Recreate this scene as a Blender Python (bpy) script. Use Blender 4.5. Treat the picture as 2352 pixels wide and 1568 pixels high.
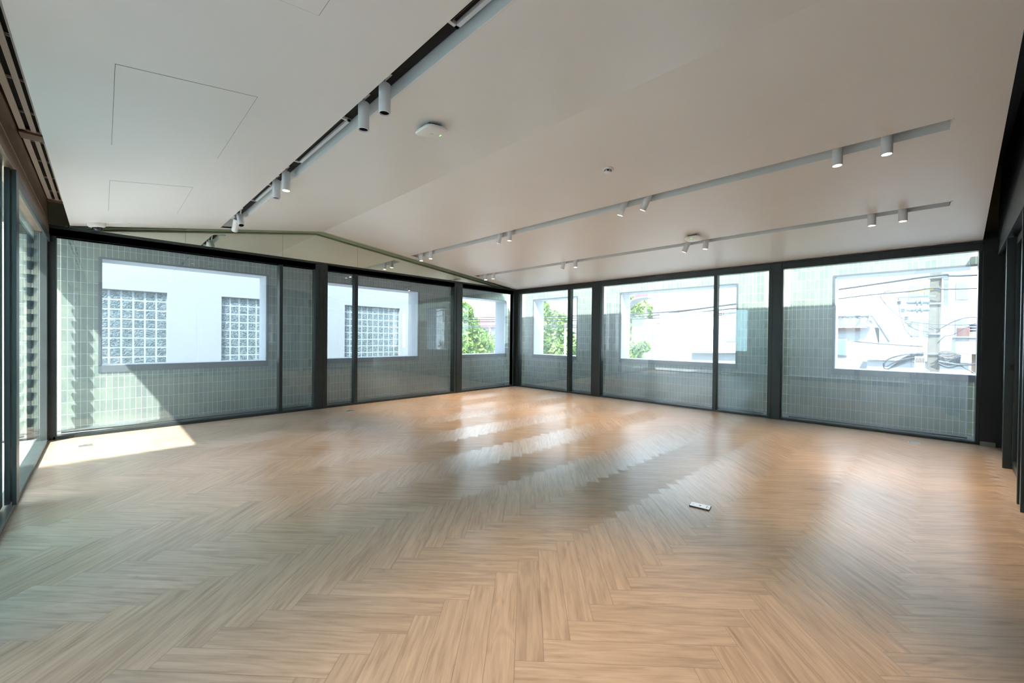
import bpy, bmesh, math, random
from mathutils import Vector, Matrix, noise
random.seed(7)
for o in list(bpy.data.objects): bpy.data.objects.remove(o)
SC = bpy.context.scene
COL = SC.collection
PI = math.pi

# ------------------------------------------------------------------ camera, sky, sun, exposure
cam = bpy.data.cameras.new('camera'); camo = bpy.data.objects.new('camera', cam); COL.objects.link(camo)
Rv, Uv, Fv = Vector((.6938, -.7201, .0105)), Vector((-.0008, .0137, .9999)), Vector((.7201, .6938, -.0089))
M = Matrix((Rv, Uv, -Fv)).transposed().to_4x4(); M.translation = (0, 0, 1.3)
camo.matrix_world = M
cam.sensor_width = 36; cam.lens = 904.957 / 2352 * 36; cam.clip_start = .02; cam.clip_end = 400
SC.camera = camo
SC.view_settings.view_transform = 'Standard'; SC.view_settings.look = 'None'
SC.view_settings.gamma = 1; SC.view_settings.use_curve_mapping = False
SC.view_settings.exposure = 1.2
w = bpy.data.worlds.new('sky'); SC.world = w; w.use_nodes = True
wn = w.node_tree.nodes; wl = w.node_tree.links; wn.clear()
wo = wn.new('ShaderNodeOutputWorld'); wb = wn.new('ShaderNodeBackground')
wtc = wn.new('ShaderNodeTexCoord'); wsep = wn.new('ShaderNodeSeparateXYZ'); wr = wn.new('ShaderNodeValToRGB')
wl.new(wtc.outputs['Generated'], wsep.inputs[0]); wl.new(wsep.outputs['Z'], wr.inputs[0])
wr.color_ramp.elements[0].position = 0.0; wr.color_ramp.elements[0].color = (.90, .945, 1, 1)
wr.color_ramp.elements[1].position = .7; wr.color_ramp.elements[1].color = (.72, .83, 1, 1)
wl.new(wr.outputs[0], wb.inputs[0]); wb.inputs[1].default_value = 3.7
wl.new(wb.outputs[0], wo.inputs[0])
sun = bpy.data.lights.new('sun', 'SUN'); sun.energy = 11.0; sun.angle = math.radians(.8); sun.color = (1, .965, .9)
suno = bpy.data.objects.new('sun', sun); COL.objects.link(suno)
suno.rotation_euler = Vector((1, .65, -1.6)).to_track_quat('-Z', 'Y').to_euler(); suno.location = (-6, -4, 12)

# ------------------------------------------------------------------ materials
def mat(name, base=(.8, .8, .8), rough=.5, metal=0, spec=.5, **k):
    m = bpy.data.materials.new(name); m.use_nodes = True
    b = m.node_tree.nodes['Principled BSDF']
    b.inputs['Base Color'].default_value = (*base, 1); b.inputs['Roughness'].default_value = rough
    b.inputs['Metallic'].default_value = metal; b.inputs['Specular IOR Level'].default_value = spec
    for a, v in k.items(): b.inputs[a].default_value = v
    return m
def nod(m, t, **k):
    n = m.node_tree.nodes.new(t)
    for a, v in k.items(): setattr(n, a, v)
    return n
def lnk(m, a, b): m.node_tree.links.new(a, b)
def P(m): return m.node_tree.nodes['Principled BSDF']
def vary(m, scale, amt, col=None, bump=0, rough=None, stretch=(1, 1, 1), coord='Object'):
    """mottle the base colour with noise, optional bump"""
    tc = nod(m, 'ShaderNodeTexCoord'); mp = nod(m, 'ShaderNodeMapping'); nz = nod(m, 'ShaderNodeTexNoise')
    mp.inputs['Scale'].default_value = stretch
    lnk(m, tc.outputs[coord], mp.inputs[0]); lnk(m, mp.outputs[0], nz.inputs['Vector'])
    nz.inputs['Scale'].default_value = scale; nz.inputs['Detail'].default_value = 5
    base = P(m).inputs['Base Color'].default_value[:3]
    cr = nod(m, 'ShaderNodeValToRGB'); c2 = col or tuple(c * (1 - amt) for c in base)
    cr.color_ramp.elements[0].position = .3; cr.color_ramp.elements[0].color = (*c2, 1)
    cr.color_ramp.elements[1].position = .7; cr.color_ramp.elements[1].color = (*base, 1)
    lnk(m, nz.outputs[0], cr.inputs[0]); lnk(m, cr.outputs[0], P(m).inputs['Base Color'])
    if bump:
        bp = nod(m, 'ShaderNodeBump'); bp.inputs['Strength'].default_value = bump; bp.inputs['Distance'].default_value = .01
        lnk(m, nz.outputs[0], bp.inputs['Height']); lnk(m, bp.outputs[0], P(m).inputs['Normal'])
    return m
MAT = {}
MAT['ceil'] = vary(mat('ceiling_paint', (.80, .79, .775), .38, spec=.35), 1.2, .03)
MAT['slot'] = mat('slot_paint', (.70, .72, .72), .5)
MAT['gap'] = mat('gap_lining', (.46, .54, .42), .6)
MAT['frame'] = vary(mat('frame_metal', (.030, .040, .041), .34, .3), 6, .2)
MAT['frame_l'] = vary(mat('frame_metal_left', (.075, .095, .095), .38, .4), 6, .15)
MAT['darkwall'] = vary(mat('dark_panel', (.013, .018, .020), .42, .2), 3, .3)
MAT['bronze'] = vary(mat('bronze_metal', (.40, .28, .205), .36, .6), 5, .25)
MAT['grille'] = mat('grille_metal', (.86, .77, .70), .4, .1)
MAT['black'] = mat('black_void', (.004, .004, .004), .8)
MAT['white'] = mat('white_plastic', (.82, .82, .80), .38)
MAT['lamp'] = mat('lamp_grey_paint', (.72, .73, .75), .42)
MAT['steel'] = mat('brushed_steel', (.55, .57, .58), .3, .9)
MAT['liner'] = vary(mat('opening_liner_paint', (.66, .69, .74), .5), 3, .04)
MAT['trim'] = mat('opening_edge_metal', (.17, .19, .21), .45, .3)
MAT['slab'] = vary(mat('outer_floor', (.13, .155, .17), .45), 4, .3)
MAT['slab_w'] = vary(mat('outer_floor_pale', (.70, .71, .70), .6), 8, .15)
MAT['conc'] = vary(mat('concrete', (.19, .165, .14), .85), 9, .25, bump=.3)
MAT['concrete_grey'] = vary(mat('concrete_grey', (.23, .23, .21), .8), 9, .2)
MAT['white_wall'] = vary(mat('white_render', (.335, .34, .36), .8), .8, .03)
MAT['bright_wall'] = vary(mat('bright_render', (.86, .87, .88), .8), .8, .03)
MAT['grey_wall'] = vary(mat('grey_render', (.52, .52, .52), .85), 1.2, .12, stretch=(1, 1, .15))
MAT['mortar'] = mat('glass_block_joint', (.40, .435, .47), .6)
MAT['rooftile'] = vary(mat('roof_sheet', (.13, .125, .14), .8), 5, .3)
MAT['roofsheet2'] = vary(mat('old_roof_sheet', (.24, .225, .21), .85), 4, .3)
MAT['wire'] = mat('cable_sheath', (.02, .025, .035), .5)
MAT['wire2'] = mat('cable_sheath_pale', (.05, .06, .08), .5)
MAT['yellow'] = mat('yellow_sleeve', (.85, .52, .03), .5)
MAT['redpaint'] = mat('red_paint', (.62, .10, .13), .6)
MAT['ceramic'] = mat('insulator_ceramic', (.22, .24, .28), .3)
MAT['ceram_br'] = mat('brown_ceramic', (.16, .07, .06), .3)
MAT['teal'] = mat('teal_shutter', (.16, .34, .36), .5)
MAT['winglass'] = mat('far_window_glass', (.20, .26, .30), .1)
MAT['bark'] = vary(mat('bark', (.13, .09, .06), .9), 8, .4)
MAT['ground'] = vary(mat('street_ground', (.42, .42, .41), .9), .6, .2)
MAT['phone_body'] = mat('phone_body', (.06, .055, .055), .3, .6)
MAT['lens_dark'] = mat('camera_dome_glass', (.02, .025, .04), .05)
MAT['chain'] = mat('rain_chain_metal', (.09, .15, .17), .35, .5)
def emis(name, c, s, base=(.9, .9, .9)):
    m = mat(name, base, .4); P(m).inputs['Emission Color'].default_value = (*c, 1); P(m).inputs['Emission Strength'].default_value = s
    return m
MAT['lit'] = emis('lamp_lens_lit', (1, .80, .58), 14)
MAT['unlit'] = mat('lamp_lens_off', (.006, .006, .006), .9, spec=.05)
MAT['led'] = emis('green_led', (.15, 1, .15), 3)
MAT['screen'] = emis('phone_screen', (.75, .88, 1), .12, (.70, .76, .80))
MAT['ink'] = mat('screen_ink', (.12, .15, .18), .4)

def glass(name, tint=(.955, .97, .97), ior=1.5, boost=0.0):
    m = bpy.data.materials.new(name); m.use_nodes = True; n = m.node_tree.nodes; n.clear()
    o = n.new('ShaderNodeOutputMaterial'); mx = n.new('ShaderNodeMixShader'); t = n.new('ShaderNodeBsdfTransparent')
    g = n.new('ShaderNodeBsdfGlossy'); f = n.new('ShaderNodeFresnel')
    t.inputs[0].default_value = (*tint, 1); g.inputs['Roughness'].default_value = 0.0; g.inputs[0].default_value = (.95, 1, 1, 1)
    gm = n.new('ShaderNodeNewGeometry'); io = n.new('ShaderNodeMath'); io.operation = 'MULTIPLY_ADD'     # same index on both faces of the thin pane
    io.inputs[1].default_value = 1 / ior - ior; io.inputs[2].default_value = ior
    m.node_tree.links.new(gm.outputs['Backfacing'], io.inputs[0]); m.node_tree.links.new(io.outputs[0], f.inputs[0])
    ad = n.new('ShaderNodeMath'); ad.operation = 'ADD'; ad.inputs[1].default_value = boost; ad.use_clamp = True
    L = m.node_tree.links
    L.new(f.outputs[0], ad.inputs[0]); L.new(ad.outputs[0], mx.inputs[0]); L.new(t.outputs[0], mx.inputs[1]); L.new(g.outputs[0], mx.inputs[2]); L.new(mx.outputs[0], o.inputs[0])
    return m
MAT['glass'] = glass('window_glass', boost=.012)
MAT['glass_teal'] = glass('tinted_door_glass', (.66, .86, .88), boost=.05)
MAT['glass_dark'] = glass('dark_door_glass', (.30, .38, .42), boost=.05)
MAT['mirror'] = mat('green_mirror', (.70, .75, .66), .015, 1)
# sheer screen cloth
m = bpy.data.materials.new('sheer_screen_cloth'); m.use_nodes = True; n = m.node_tree.nodes; n.clear(); L = m.node_tree.links
o = n.new('ShaderNodeOutputMaterial'); a = n.new('ShaderNodeMixShader'); b = n.new('ShaderNodeMixShader')
t = n.new('ShaderNodeBsdfTransparent'); d = n.new('ShaderNodeBsdfDiffuse'); tl = n.new('ShaderNodeBsdfTranslucent')
t.inputs[0].default_value = (.56, .665, .70, 1); d.inputs[0].default_value = (.82, .88, .91, 1); tl.inputs[0].default_value = (.90, .94, .96, 1)
b.inputs[0].default_value = .5; a.inputs[0].default_value = .185
L.new(d.outputs[0], b.inputs[1]); L.new(tl.outputs[0], b.inputs[2]); L.new(t.outputs[0], a.inputs[1]); L.new(b.outputs[0], a.inputs[2]); L.new(a.outputs[0], o.inputs[0])
MAT['sheer'] = m

# glazed tile (uv in metres)
m = mat('green_glazed_tile', (.2, .3, .25), .18); MAT['tile'] = m
uv = nod(m, 'ShaderNodeUVMap'); mp = nod(m, 'ShaderNodeMapping'); br = nod(m, 'ShaderNodeTexBrick')
mp.inputs['Location'].default_value = (.0295, .156, 0)
lnk(m, uv.outputs[0], mp.inputs[0]); lnk(m, mp.outputs[0], br.inputs['Vector'])
br.offset = 0; br.squash = 1; br.inputs['Scale'].default_value = 1
br.inputs['Brick Width'].default_value = .0622; br.inputs['Row Height'].default_value = .1672
br.inputs['Mortar Size'].default_value = .0026; br.inputs['Mortar Smooth'].default_value = .1; br.inputs['Bias'].default_value = -.1
br.inputs['Color1'].default_value = (.40, .45, .365, 1); br.inputs['Color2'].default_value = (.285, .33, .30, 1)
br.inputs['Mortar'].default_value = (.90, .94, .92, 1)
nz = nod(m, 'ShaderNodeTexNoise'); nz.inputs['Scale'].default_value = 14; nz.inputs['Detail'].default_value = 3
lnk(m, uv.outputs[0], nz.inputs['Vector'])
mx = nod(m, 'ShaderNodeMix'); mx.data_type = 'RGBA'; mx.blend_type = 'MULTIPLY'; mx.inputs[0].default_value = .45
cr = nod(m, 'ShaderNodeValToRGB'); cr.color_ramp.elements[0].color = (.55, .58, .5, 1); cr.color_ramp.elements[1].color = (1.25, 1.2, 1.1, 1)
lnk(m, nz.outputs[0], cr.inputs[0]); lnk(m, br.outputs[0], mx.inputs[6]); lnk(m, cr.outputs[0], mx.inputs[7]); lnk(m, mx.outputs[2], P(m).inputs['Base Color'])
bp = nod(m, 'ShaderNodeBump'); bp.invert = True; bp.inputs['Strength'].default_value = .5; bp.inputs['Distance'].default_value = .003
lnk(m, br.outputs['Fac'], bp.inputs['Height']); lnk(m, bp.outputs[0], P(m).inputs['Normal'])

# glass blocks (wavy)
m = mat('glass_block', (.34, .42, .47), .06, spec=.7); MAT['gblock'] = m
tc = nod(m, 'ShaderNodeTexCoord'); nz = nod(m, 'ShaderNodeTexNoise'); nz.inputs['Scale'].default_value = 16; nz.inputs['Detail'].default_value = 1.5; nz.inputs['Distortion'].default_value = 1.5
cr = nod(m, 'ShaderNodeValToRGB'); cr.color_ramp.elements[0].position = .42; cr.color_ramp.elements[0].color = (.085, .115, .125, 1)
cr.color_ramp.elements[1].position = .62; cr.color_ramp.elements[1].color = (.19, .23, .25, 1)
lnk(m, tc.outputs['Object'], nz.inputs['Vector']); lnk(m, nz.outputs[0], cr.inputs[0]); lnk(m, cr.outputs[0], P(m).inputs['Base Color'])
bp = nod(m, 'ShaderNodeBump'); bp.inputs['Strength'].default_value = 1; bp.inputs['Distance'].default_value = .03
lnk(m, nz.outputs[0], bp.inputs['Height']); lnk(m, bp.outputs[0], P(m).inputs['Normal'])

# leaves
m = mat('leaf', (.24, .40, .08), .5); MAT['leaf'] = m
tc = nod(m, 'ShaderNodeTexCoord'); nz = nod(m, 'ShaderNodeTexNoise'); nz.inputs['Scale'].default_value = 1.6
cr = nod(m, 'ShaderNodeValToRGB'); cr.color_ramp.elements[0].position = .35; cr.color_ramp.elements[0].color = (.10, .20, .05, 1); cr.color_ramp.elements[1].position = .65; cr.color_ramp.elements[1].color = (.34, .50, .10, 1)
lnk(m, tc.outputs['Object'], nz.inputs['Vector']); lnk(m, nz.outputs[0], cr.inputs[0]); lnk(m, cr.outputs[0], P(m).inputs['Base Color'])

# plank floor: uv = metres along / across the plank, colour attribute = per plank random
m = mat('oak_plank', (.5, .36, .24), .29, spec=1.0); MAT['plank'] = m
uv = nod(m, 'ShaderNodeUVMap'); at = nod(m, 'ShaderNodeAttribute'); at.attribute_name = 'rnd'
sp = nod(m, 'ShaderNodeSeparateXYZ'); lnk(m, at.outputs['Color'], sp.inputs[0])
ofs = nod(m, 'ShaderNodeVectorMath', operation='MULTIPLY_ADD'); ofs.inputs[1].default_value = (37, 41, 29)
mpA = nod(m, 'ShaderNodeMapping'); mpA.inputs['Scale'].default_value = (3.2, 36, 1); lnk(m, uv.outputs[0], mpA.inputs[0])
lnk(m, at.outputs['Color'], ofs.inputs[0]); lnk(m, mpA.outputs[0], ofs.inputs[2])
nA = nod(m, 'ShaderNodeTexNoise'); nA.inputs['Scale'].default_value = 1; nA.inputs['Detail'].default_value = 7; nA.inputs['Distortion'].default_value = .6
lnk(m, ofs.outputs[0], nA.inputs['Vector'])
mpB = nod(m, 'ShaderNodeMapping'); mpB.inputs['Scale'].default_value = (7, 210, 1); lnk(m, uv.outputs[0], mpB.inputs[0])
of2 = nod(m, 'ShaderNodeVectorMath', operation='MULTIPLY_ADD'); of2.inputs[1].default_value = (53, 11, 7)
lnk(m, at.outputs['Color'], of2.inputs[0]); lnk(m, mpB.outputs[0], of2.inputs[2])
nB = nod(m, 'ShaderNodeTexNoise'); nB.inputs['Scale'].default_value = 1; nB.inputs['Detail'].default_value = 3
lnk(m, of2.outputs[0], nB.inputs['Vector'])
# cathedral figure
mpC = nod(m, 'ShaderNodeMapping'); mpC.inputs['Scale'].default_value = (.9, 7, 1); lnk(m, uv.outputs[0], mpC.inputs[0])
of3 = nod(m, 'ShaderNodeVectorMath', operation='MULTIPLY_ADD'); of3.inputs[1].default_value = (19, 23, 5)
lnk(m, at.outputs['Color'], of3.inputs[0]); lnk(m, mpC.outputs[0], of3.inputs[2])
nC = nod(m, 'ShaderNodeTexNoise'); nC.inputs['Scale'].default_value = 1.4; nC.inputs['Detail'].default_value = 2; nC.inputs['Distortion'].default_value = .8
lnk(m, of3.outputs[0], nC.inputs['Vector'])
mm = nod(m, 'ShaderNodeMath', operation='MULTIPLY'); mm.inputs[1].default_value = 46; lnk(m, nC.outputs[0], mm.inputs[0])
sn = nod(m, 'ShaderNodeMath', operation='SINE'); lnk(m, mm.outputs[0], sn.inputs[0])
s1 = nod(m, 'ShaderNodeMath', operation='MULTIPLY_ADD'); s1.inputs[1].default_value = .055; lnk(m, sn.outputs[0], s1.inputs[0]); lnk(m, nA.outputs[0], s1.inputs[2])
s2 = nod(m, 'ShaderNodeMath', operation='MULTIPLY_ADD'); s2.inputs[1].default_value = .45; lnk(m, nB.outputs[0], s2.inputs[0]); lnk(m, s1.outputs[0], s2.inputs[2])
cr = nod(m, 'ShaderNodeValToRGB'); e = cr.color_ramp.elements
e[0].position = .38; e[0].color = (.225, .160, .105, 1); e[1].position = .95; e[1].color = (.45, .345, .248, 1)
x = e.new(.66); x.color = (.355, .265, .185, 1)
lnk(m, s2.outputs[0], cr.inputs[0])
hs = nod(m, 'ShaderNodeHueSaturation'); lnk(m, cr.outputs[0], hs.inputs['Color'])
vr = nod(m, 'ShaderNodeMapRange'); vr.inputs['To Min'].default_value = .94; vr.inputs['To Max'].default_value = 1.06; lnk(m, sp.outputs[0], vr.inputs[0]); lnk(m, vr.outputs[0], hs.inputs['Value'])
# plank edge groove from uv of second map (0..1)
uv2 = nod(m, 'ShaderNodeUVMap'); uv2.uv_map = 'edge'; s3 = nod(m, 'ShaderNodeSeparateXYZ'); lnk(m, uv2.outputs[0], s3.inputs[0])
def edge(out, length):
    p = nod(m, 'ShaderNodeMath', operation='PINGPONG'); p.inputs[1].default_value = length / 2; lnk(m, out, p.inputs[0]); return p
ex, ey = edge(s3.outputs[0], .711), edge(s3.outputs[1], .1185)
mn = nod(m, 'ShaderNodeMath', operation='MINIMUM'); lnk(m, ex.outputs[0], mn.inputs[0]); lnk(m, ey.outputs[0], mn.inputs[1])
gr = nod(m, 'ShaderNodeMapRange'); gr.inputs['From Min'].default_value = .0004; gr.inputs['From Max'].default_value = .0014; lnk(m, mn.outputs[0], gr.inputs[0])
mx = nod(m, 'ShaderNodeMix'); mx.data_type = 'RGBA'; mx.inputs[6].default_value = (.17, .125, .09, 1)
lnk(m, gr.outputs[0], mx.inputs[0]); lnk(m, hs.outputs[0], mx.inputs[7]); lnk(m, mx.outputs[2], P(m).inputs['Base Color'])
tg = nod(m, 'ShaderNodeTangent'); tg.direction_type = 'UV_MAP'; tg.uv_map = 'UVMap'; lnk(m, tg.outputs[0], P(m).inputs['Tangent'])
P(m).inputs['Anisotropic'].default_value = .75; P(m).inputs['Anisotropic Rotation'].default_value = 0.25
ad = nod(m, 'ShaderNodeMath', operation='MULTIPLY_ADD'); ad.inputs[1].default_value = .5; lnk(m, nB.outputs[0], ad.inputs[0]); lnk(m, gr.outputs[0], ad.inputs[2])
bp = nod(m, 'ShaderNodeBump'); bp.inputs['Strength'].default_value = .12; bp.inputs['Distance'].default_value = .0015
lnk(m, ad.outputs[0], bp.inputs['Height']); lnk(m, bp.outputs[0], P(m).inputs['Normal'])

# ------------------------------------------------------------------ mesh helpers
class MB:
    def __init__(s): s.bm = bmesh.new()
    def box(s, x0, y0, z0, x1, y1, z1, bev=0, mtx=None):
        bm = s.bm
        t = bmesh.ops.create_cube(bm, size=1, matrix=Matrix.Translation(((x0 + x1) / 2, (y0 + y1) / 2, (z0 + z1) / 2)) @ Matrix.Diagonal((abs(x1 - x0), abs(y1 - y0), abs(z1 - z0), 1)))
        vs = t['verts']
        if bev:
            es = list({e for v in vs for e in v.link_edges})
            r = bmesh.ops.bevel(bm, geom=es, offset=bev, segments=2, profile=.6, affect='EDGES'); vs = list({v for f in r['faces'] for v in f.verts} | {v for v in vs if v.is_valid})
        if mtx: bmesh.ops.transform(bm, matrix=mtx, verts=[v for v in vs if v.is_valid])
        return s
    def cyl(s, a, b, r0, r1=None, n=20, cap=True):
        a, b = Vector(a), Vector(b); d = b - a; r1 = r0 if r1 is None else r1
        q = d.to_track_quat('Z', 'Y').to_matrix().to_4x4(); q.translation = (a + b) / 2
        bmesh.ops.create_cone(s.bm, cap_ends=cap, segments=n, radius1=r0, radius2=r1, depth=d.length, matrix=q); return s
    def lathe(s, prof, mtx=Matrix(), n=28):
        bm = s.bm; rings = []
        for r, z in prof:
            rings.append([bm.verts.new(mtx @ Vector((r * math.cos(2 * PI * i / n), r * math.sin(2 * PI * i / n), z))) for i in range(n)] if r > 1e-6 else [bm.verts.new(mtx @ Vector((0, 0, z)))])
        for A, B in zip(rings, rings[1:]):
            for i in range(n):
                j = (i + 1) % n
                if len(A) == 1 and len(B) == 1: continue
                if len(A) == 1: bm.faces.new((A[0], B[j], B[i]))
                elif len(B) == 1: bm.faces.new((A[i], A[j], B[0]))
                else: bm.faces.new((A[i], A[j], B[j], B[i]))
        return s
    def tube(s, pts, r, n=6):
        bm = s.bm; pts = [Vector(p) for p in pts]; rings = []
        up = Vector((0, 0, 1))
        for i, p in enumerate(pts):
            d = (pts[min(i + 1, len(pts) - 1)] - pts[max(i - 1, 0)]).normalized()
            x = d.cross(up); x = x.normalized() if x.length > .05 else Vector((1, 0, 0)); y = d.cross(x).normalized()
            rings.append([bm.verts.new(p + (x * math.cos(2 * PI * k / n) + y * math.sin(2 * PI * k / n)) * r) for k in range(n)])
        for A, B in zip(rings, rings[1:]):
            for k in range(n): bm.faces.new((A[k], A[(k + 1) % n], B[(k + 1) % n], B[k]))
        bm.faces.new(rings[0][::-1]); bm.faces.new(rings[-1]); return s
    def prism(s, poly, ex):
        """poly: 3D points, ex: extrusion vector"""
        bm = s.bm; A = [bm.verts.new(p) for p in poly]; B = [bm.verts.new(Vector(p) + Vector(ex)) for p in poly]
        bm.faces.new(A[::-1]); bm.faces.new(B)
        for i in range(len(A)): bm.faces.new((A[i], A[(i + 1) % len(A)], B[(i + 1) % len(A)], B[i]))
        return s
    def build(s, name, mt, parent=None, smooth=False, uvm=False):
        bm = s.bm; bmesh.ops.recalc_face_normals(bm, faces=bm.faces)
        if uvm:
            ul = bm.loops.layers.uv.new('UVMap')
            for f in bm.faces:
                nn = f.normal
                for l in f.loops:
                    c = l.vert.co
                    l[ul].uv = (c.x, c.z) if abs(nn.y) > .6 else ((c.y, c.z) if abs(nn.x) > .6 else (c.x, c.y))
        me = bpy.data.meshes.new(name); bm.to_mesh(me); bm.free()
        me.materials.append(MAT[mt] if isinstance(mt, str) else mt)
        if smooth:
            for p in me.polygons: p.use_smooth = True
            try: me.set_sharp_from_angle(angle=math.radians(38))
            except Exception: pass
        o = bpy.data.objects.new(name, me); COL.objects.link(o)
        if parent: o.parent = parent; o.matrix_parent_inverse = Matrix.Translation(-parent_world(parent))
        return o
def parent_world(p):
    return Vector(p.location) if p.type == 'EMPTY' else Vector((0, 0, 0))      # meshes are built in world coordinates
def tag(o, label=None, cat=None, group=None, kind=None):
    if label: o['label'] = label
    if cat: o['category'] = cat
    if group: o['group'] = group
    if kind: o['kind'] = kind
    return o
def thing(name, loc, label, cat, group=None):
    o = bpy.data.objects.new(name, None); o.empty_display_size = .1; COL.objects.link(o); o.location = loc
    return tag(o, label, cat, group)
def struct(o, label=None): return tag(o, label=label, kind='structure')
def copy_tree(o, parent=None):
    c = o.copy(); COL.objects.link(c)
    if parent: c.parent = parent
    for ch in o.children: copy_tree(ch, c)
    return c

# ------------------------------------------------------------------ room constants (metres)
XR, YL, XL = 7.75, 7.33, -.46         # inner faces of the window walls
RX, RZ = 2.714, 3.154                 # ceiling fold
SR, SL = .11, .17684                  # slopes either side of the fold
YC = 7.30                             # ceiling stops short of the mirrors
def cz(x): return RZ - (SL * (RX - x) if x < RX else SR * (x - RX))
def nwy(x): return -.733 - .0737 * (x - 4.93)      # door wall line
def cey(x): return -.571 - .0737 * (x - 4.40)      # ceiling edge beside it

# ------------------------------------------------------------------ floor
W, LN = .1185, .711
ang = math.radians(-48.16); uu = Vector((math.cos(ang), math.sin(ang))); vv = Vector((-uu.y, uu.x)); O0 = Vector((1.32, 1.068))
bm = bmesh.new(); ul = bm.loops.layers.uv.new('UVMap'); u2 = bm.loops.layers.uv.new('edge'); cl = bm.loops.layers.float_color.new('rnd')
def plank(o, du, dv, Lx, Wy):
    pts = [o, o + du * Lx, o + du * Lx + dv * Wy, o + dv * Wy]
    c = (pts[0] + pts[2]) / 2
    if not (-1.2 < c.x < 8.5 and -1.9 < c.y < 8.1): return
    f = bm.faces.new([bm.verts.new((p.x, p.y, 0)) for p in pts]); r = (random.random(), random.random(), random.random(), 1)
    for l, (a, b) in zip(f.loops, ((0, 0), (Lx, 0), (Lx, Wy), (0, Wy))): l[ul].uv = (a, b); l[u2].uv = (a, b); l[cl] = r
for mI in range(-16, 17):
    for k in range(-90, 91):
        b0 = O0 - (uu + vv) * (k * W) - (uu - vv) * (mI * LN)
        plank(b0 - vv * W, uu, vv, LN, W)                                   # along u
        plank(b0 - vv * W, vv, -uu, LN, W)                                  # along v, to its left
for co, no in (((-.455, 0, 0), (1, 0, 0)), ((XR, 0, 0), (-1, 0, 0)), ((0, YL, 0), (0, -1, 0)), ((0, -1.15, 0), (0, 1, 0))):
    g = bm.verts[:] + bm.edges[:] + bm.faces[:]
    bmesh.ops.bisect_plane(bm, geom=g, plane_co=co, plane_no=no, clear_inner=True)
bmesh.ops.recalc_face_normals(bm, faces=bm.faces)
for f in bm.faces:
    if f.normal.z < 0: f.normal_flip()
me = bpy.data.meshes.new('floor'); bm.to_mesh(me); bm.free(); me.materials.append(MAT['plank'])
fl = bpy.data.objects.new('floor', me); COL.objects.link(fl); struct(fl)
b = MB().box(-3.2, -5.3, -.35, 8.9, 8.6, -.02); struct(b.build('floor', 'slab'))
b = MB().box(-2.8, -5.2, -.02, -.56, 8.19, -.004).box(-.56, -5.2, -.02, 8.5, -1.16, -.004); struct(b.build('floor', 'slab_w'))

# ------------------------------------------------------------------ ceiling with three recessed track slots
SLOTS = [(1.205, 1.36, -.9, 7.185), (4.40, 4.555, -.303, 7.12), (6.15, 6.285, -.427, 7.16)]
XCL = -.283
b = MB(); T = .02
def cpanel(x0, x1, y0, y1, skew=True):
    """ceiling piece between x0,x1; y0 None -> follows the door wall"""
    ya = cey(x0) if y0 is None else y0; yb = cey(x1) if y0 is None else y0
    b.prism([(x0, ya, cz(x0)), (x1, yb, cz(x1)), (x1, y1, cz(x1)), (x0, y1, cz(x0))], (0, 0, T))
b_x = [XCL, 1.205, 1.36, RX, 4.40, 4.555, 6.15, 6.285, XR + .02]
for x0, x1 in zip(b_x, b_x[1:]):
    sl = [s_ for s_ in SLOTS if abs(s_[0] - x0) < 1e-6]
    if not sl: cpanel(x0, x1, None, YC)
    else:
        s_ = sl[0]
        if s_[2] > cey(x0): cpanel(x0, x1, None, s_[2])
        cpanel(x0, x1, s_[3], YC)
ceil = struct(b.build('ceiling', 'ceil'))
for i, (x0, x1, y0, y1) in enumerate(SLOTS):
    D = .13; z0, z1 = cz(x0), cz(x1); zt = max(z0, z1) + D; y0c = max(y0, cey(x0) - .0)
    b = MB()
    b.prism([(x0 - .012, y0c - .01, z0 + .0015), (x0 + .0012, y0c - .01, z0 + .0015), (x0 + .0012, y0c - .01, zt), (x0 - .012, y0c - .01, zt)], (0, y1 - y0c + .02, 0))
    b.prism([(x1 - .0012, y0c - .01, z1 + .0015), (x1 + .012, y0c - .01, z1 + .0015), (x1 + .012, y0c - .01, zt), (x1 - .0012, y0c - .01, zt)], (0, y1 - y0c + .02, 0))
    b.box(x0 - .012, y1, min(z0, z1) + .01, x1 + .012, y1 + .012, zt).box(x0 - .012, y0c - .012, min(z0, z1) + .01, x1 + .012, y0c, zt)
    b.box(x0 - .012, y0c - .01, zt, x1 + .012, y1 + .01, zt + .012)
    struct(b.build('trim_%d' % (i + 1), 'slot'))
# roof slab above (stands well above the ceiling)
b = MB()
b.prism([(-.93, -2.7, 3.42), (7.52, -2.7, 3.42), (7.42, -2.7, 3.60), (-.93, -2.7, 3.60)], (0, 10.8, 0))
b.prism([(7.885, -2.7, 2.60), (8.04, -2.7, 2.60), (8.04, -2.7, 2.646), (7.56, -2.7, 3.42), (7.45, -2.7, 3.42), (7.885, -2.7, 2.72)], (0, 10.8, 0))
b.box(-.93, -2.7, 2.70, -.52, 8.10, 3.42).box(-.52, 7.58, 2.60, 7.45, 8.10, 3.42)
struct(b.build('roof', 'darkwall'))
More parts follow.
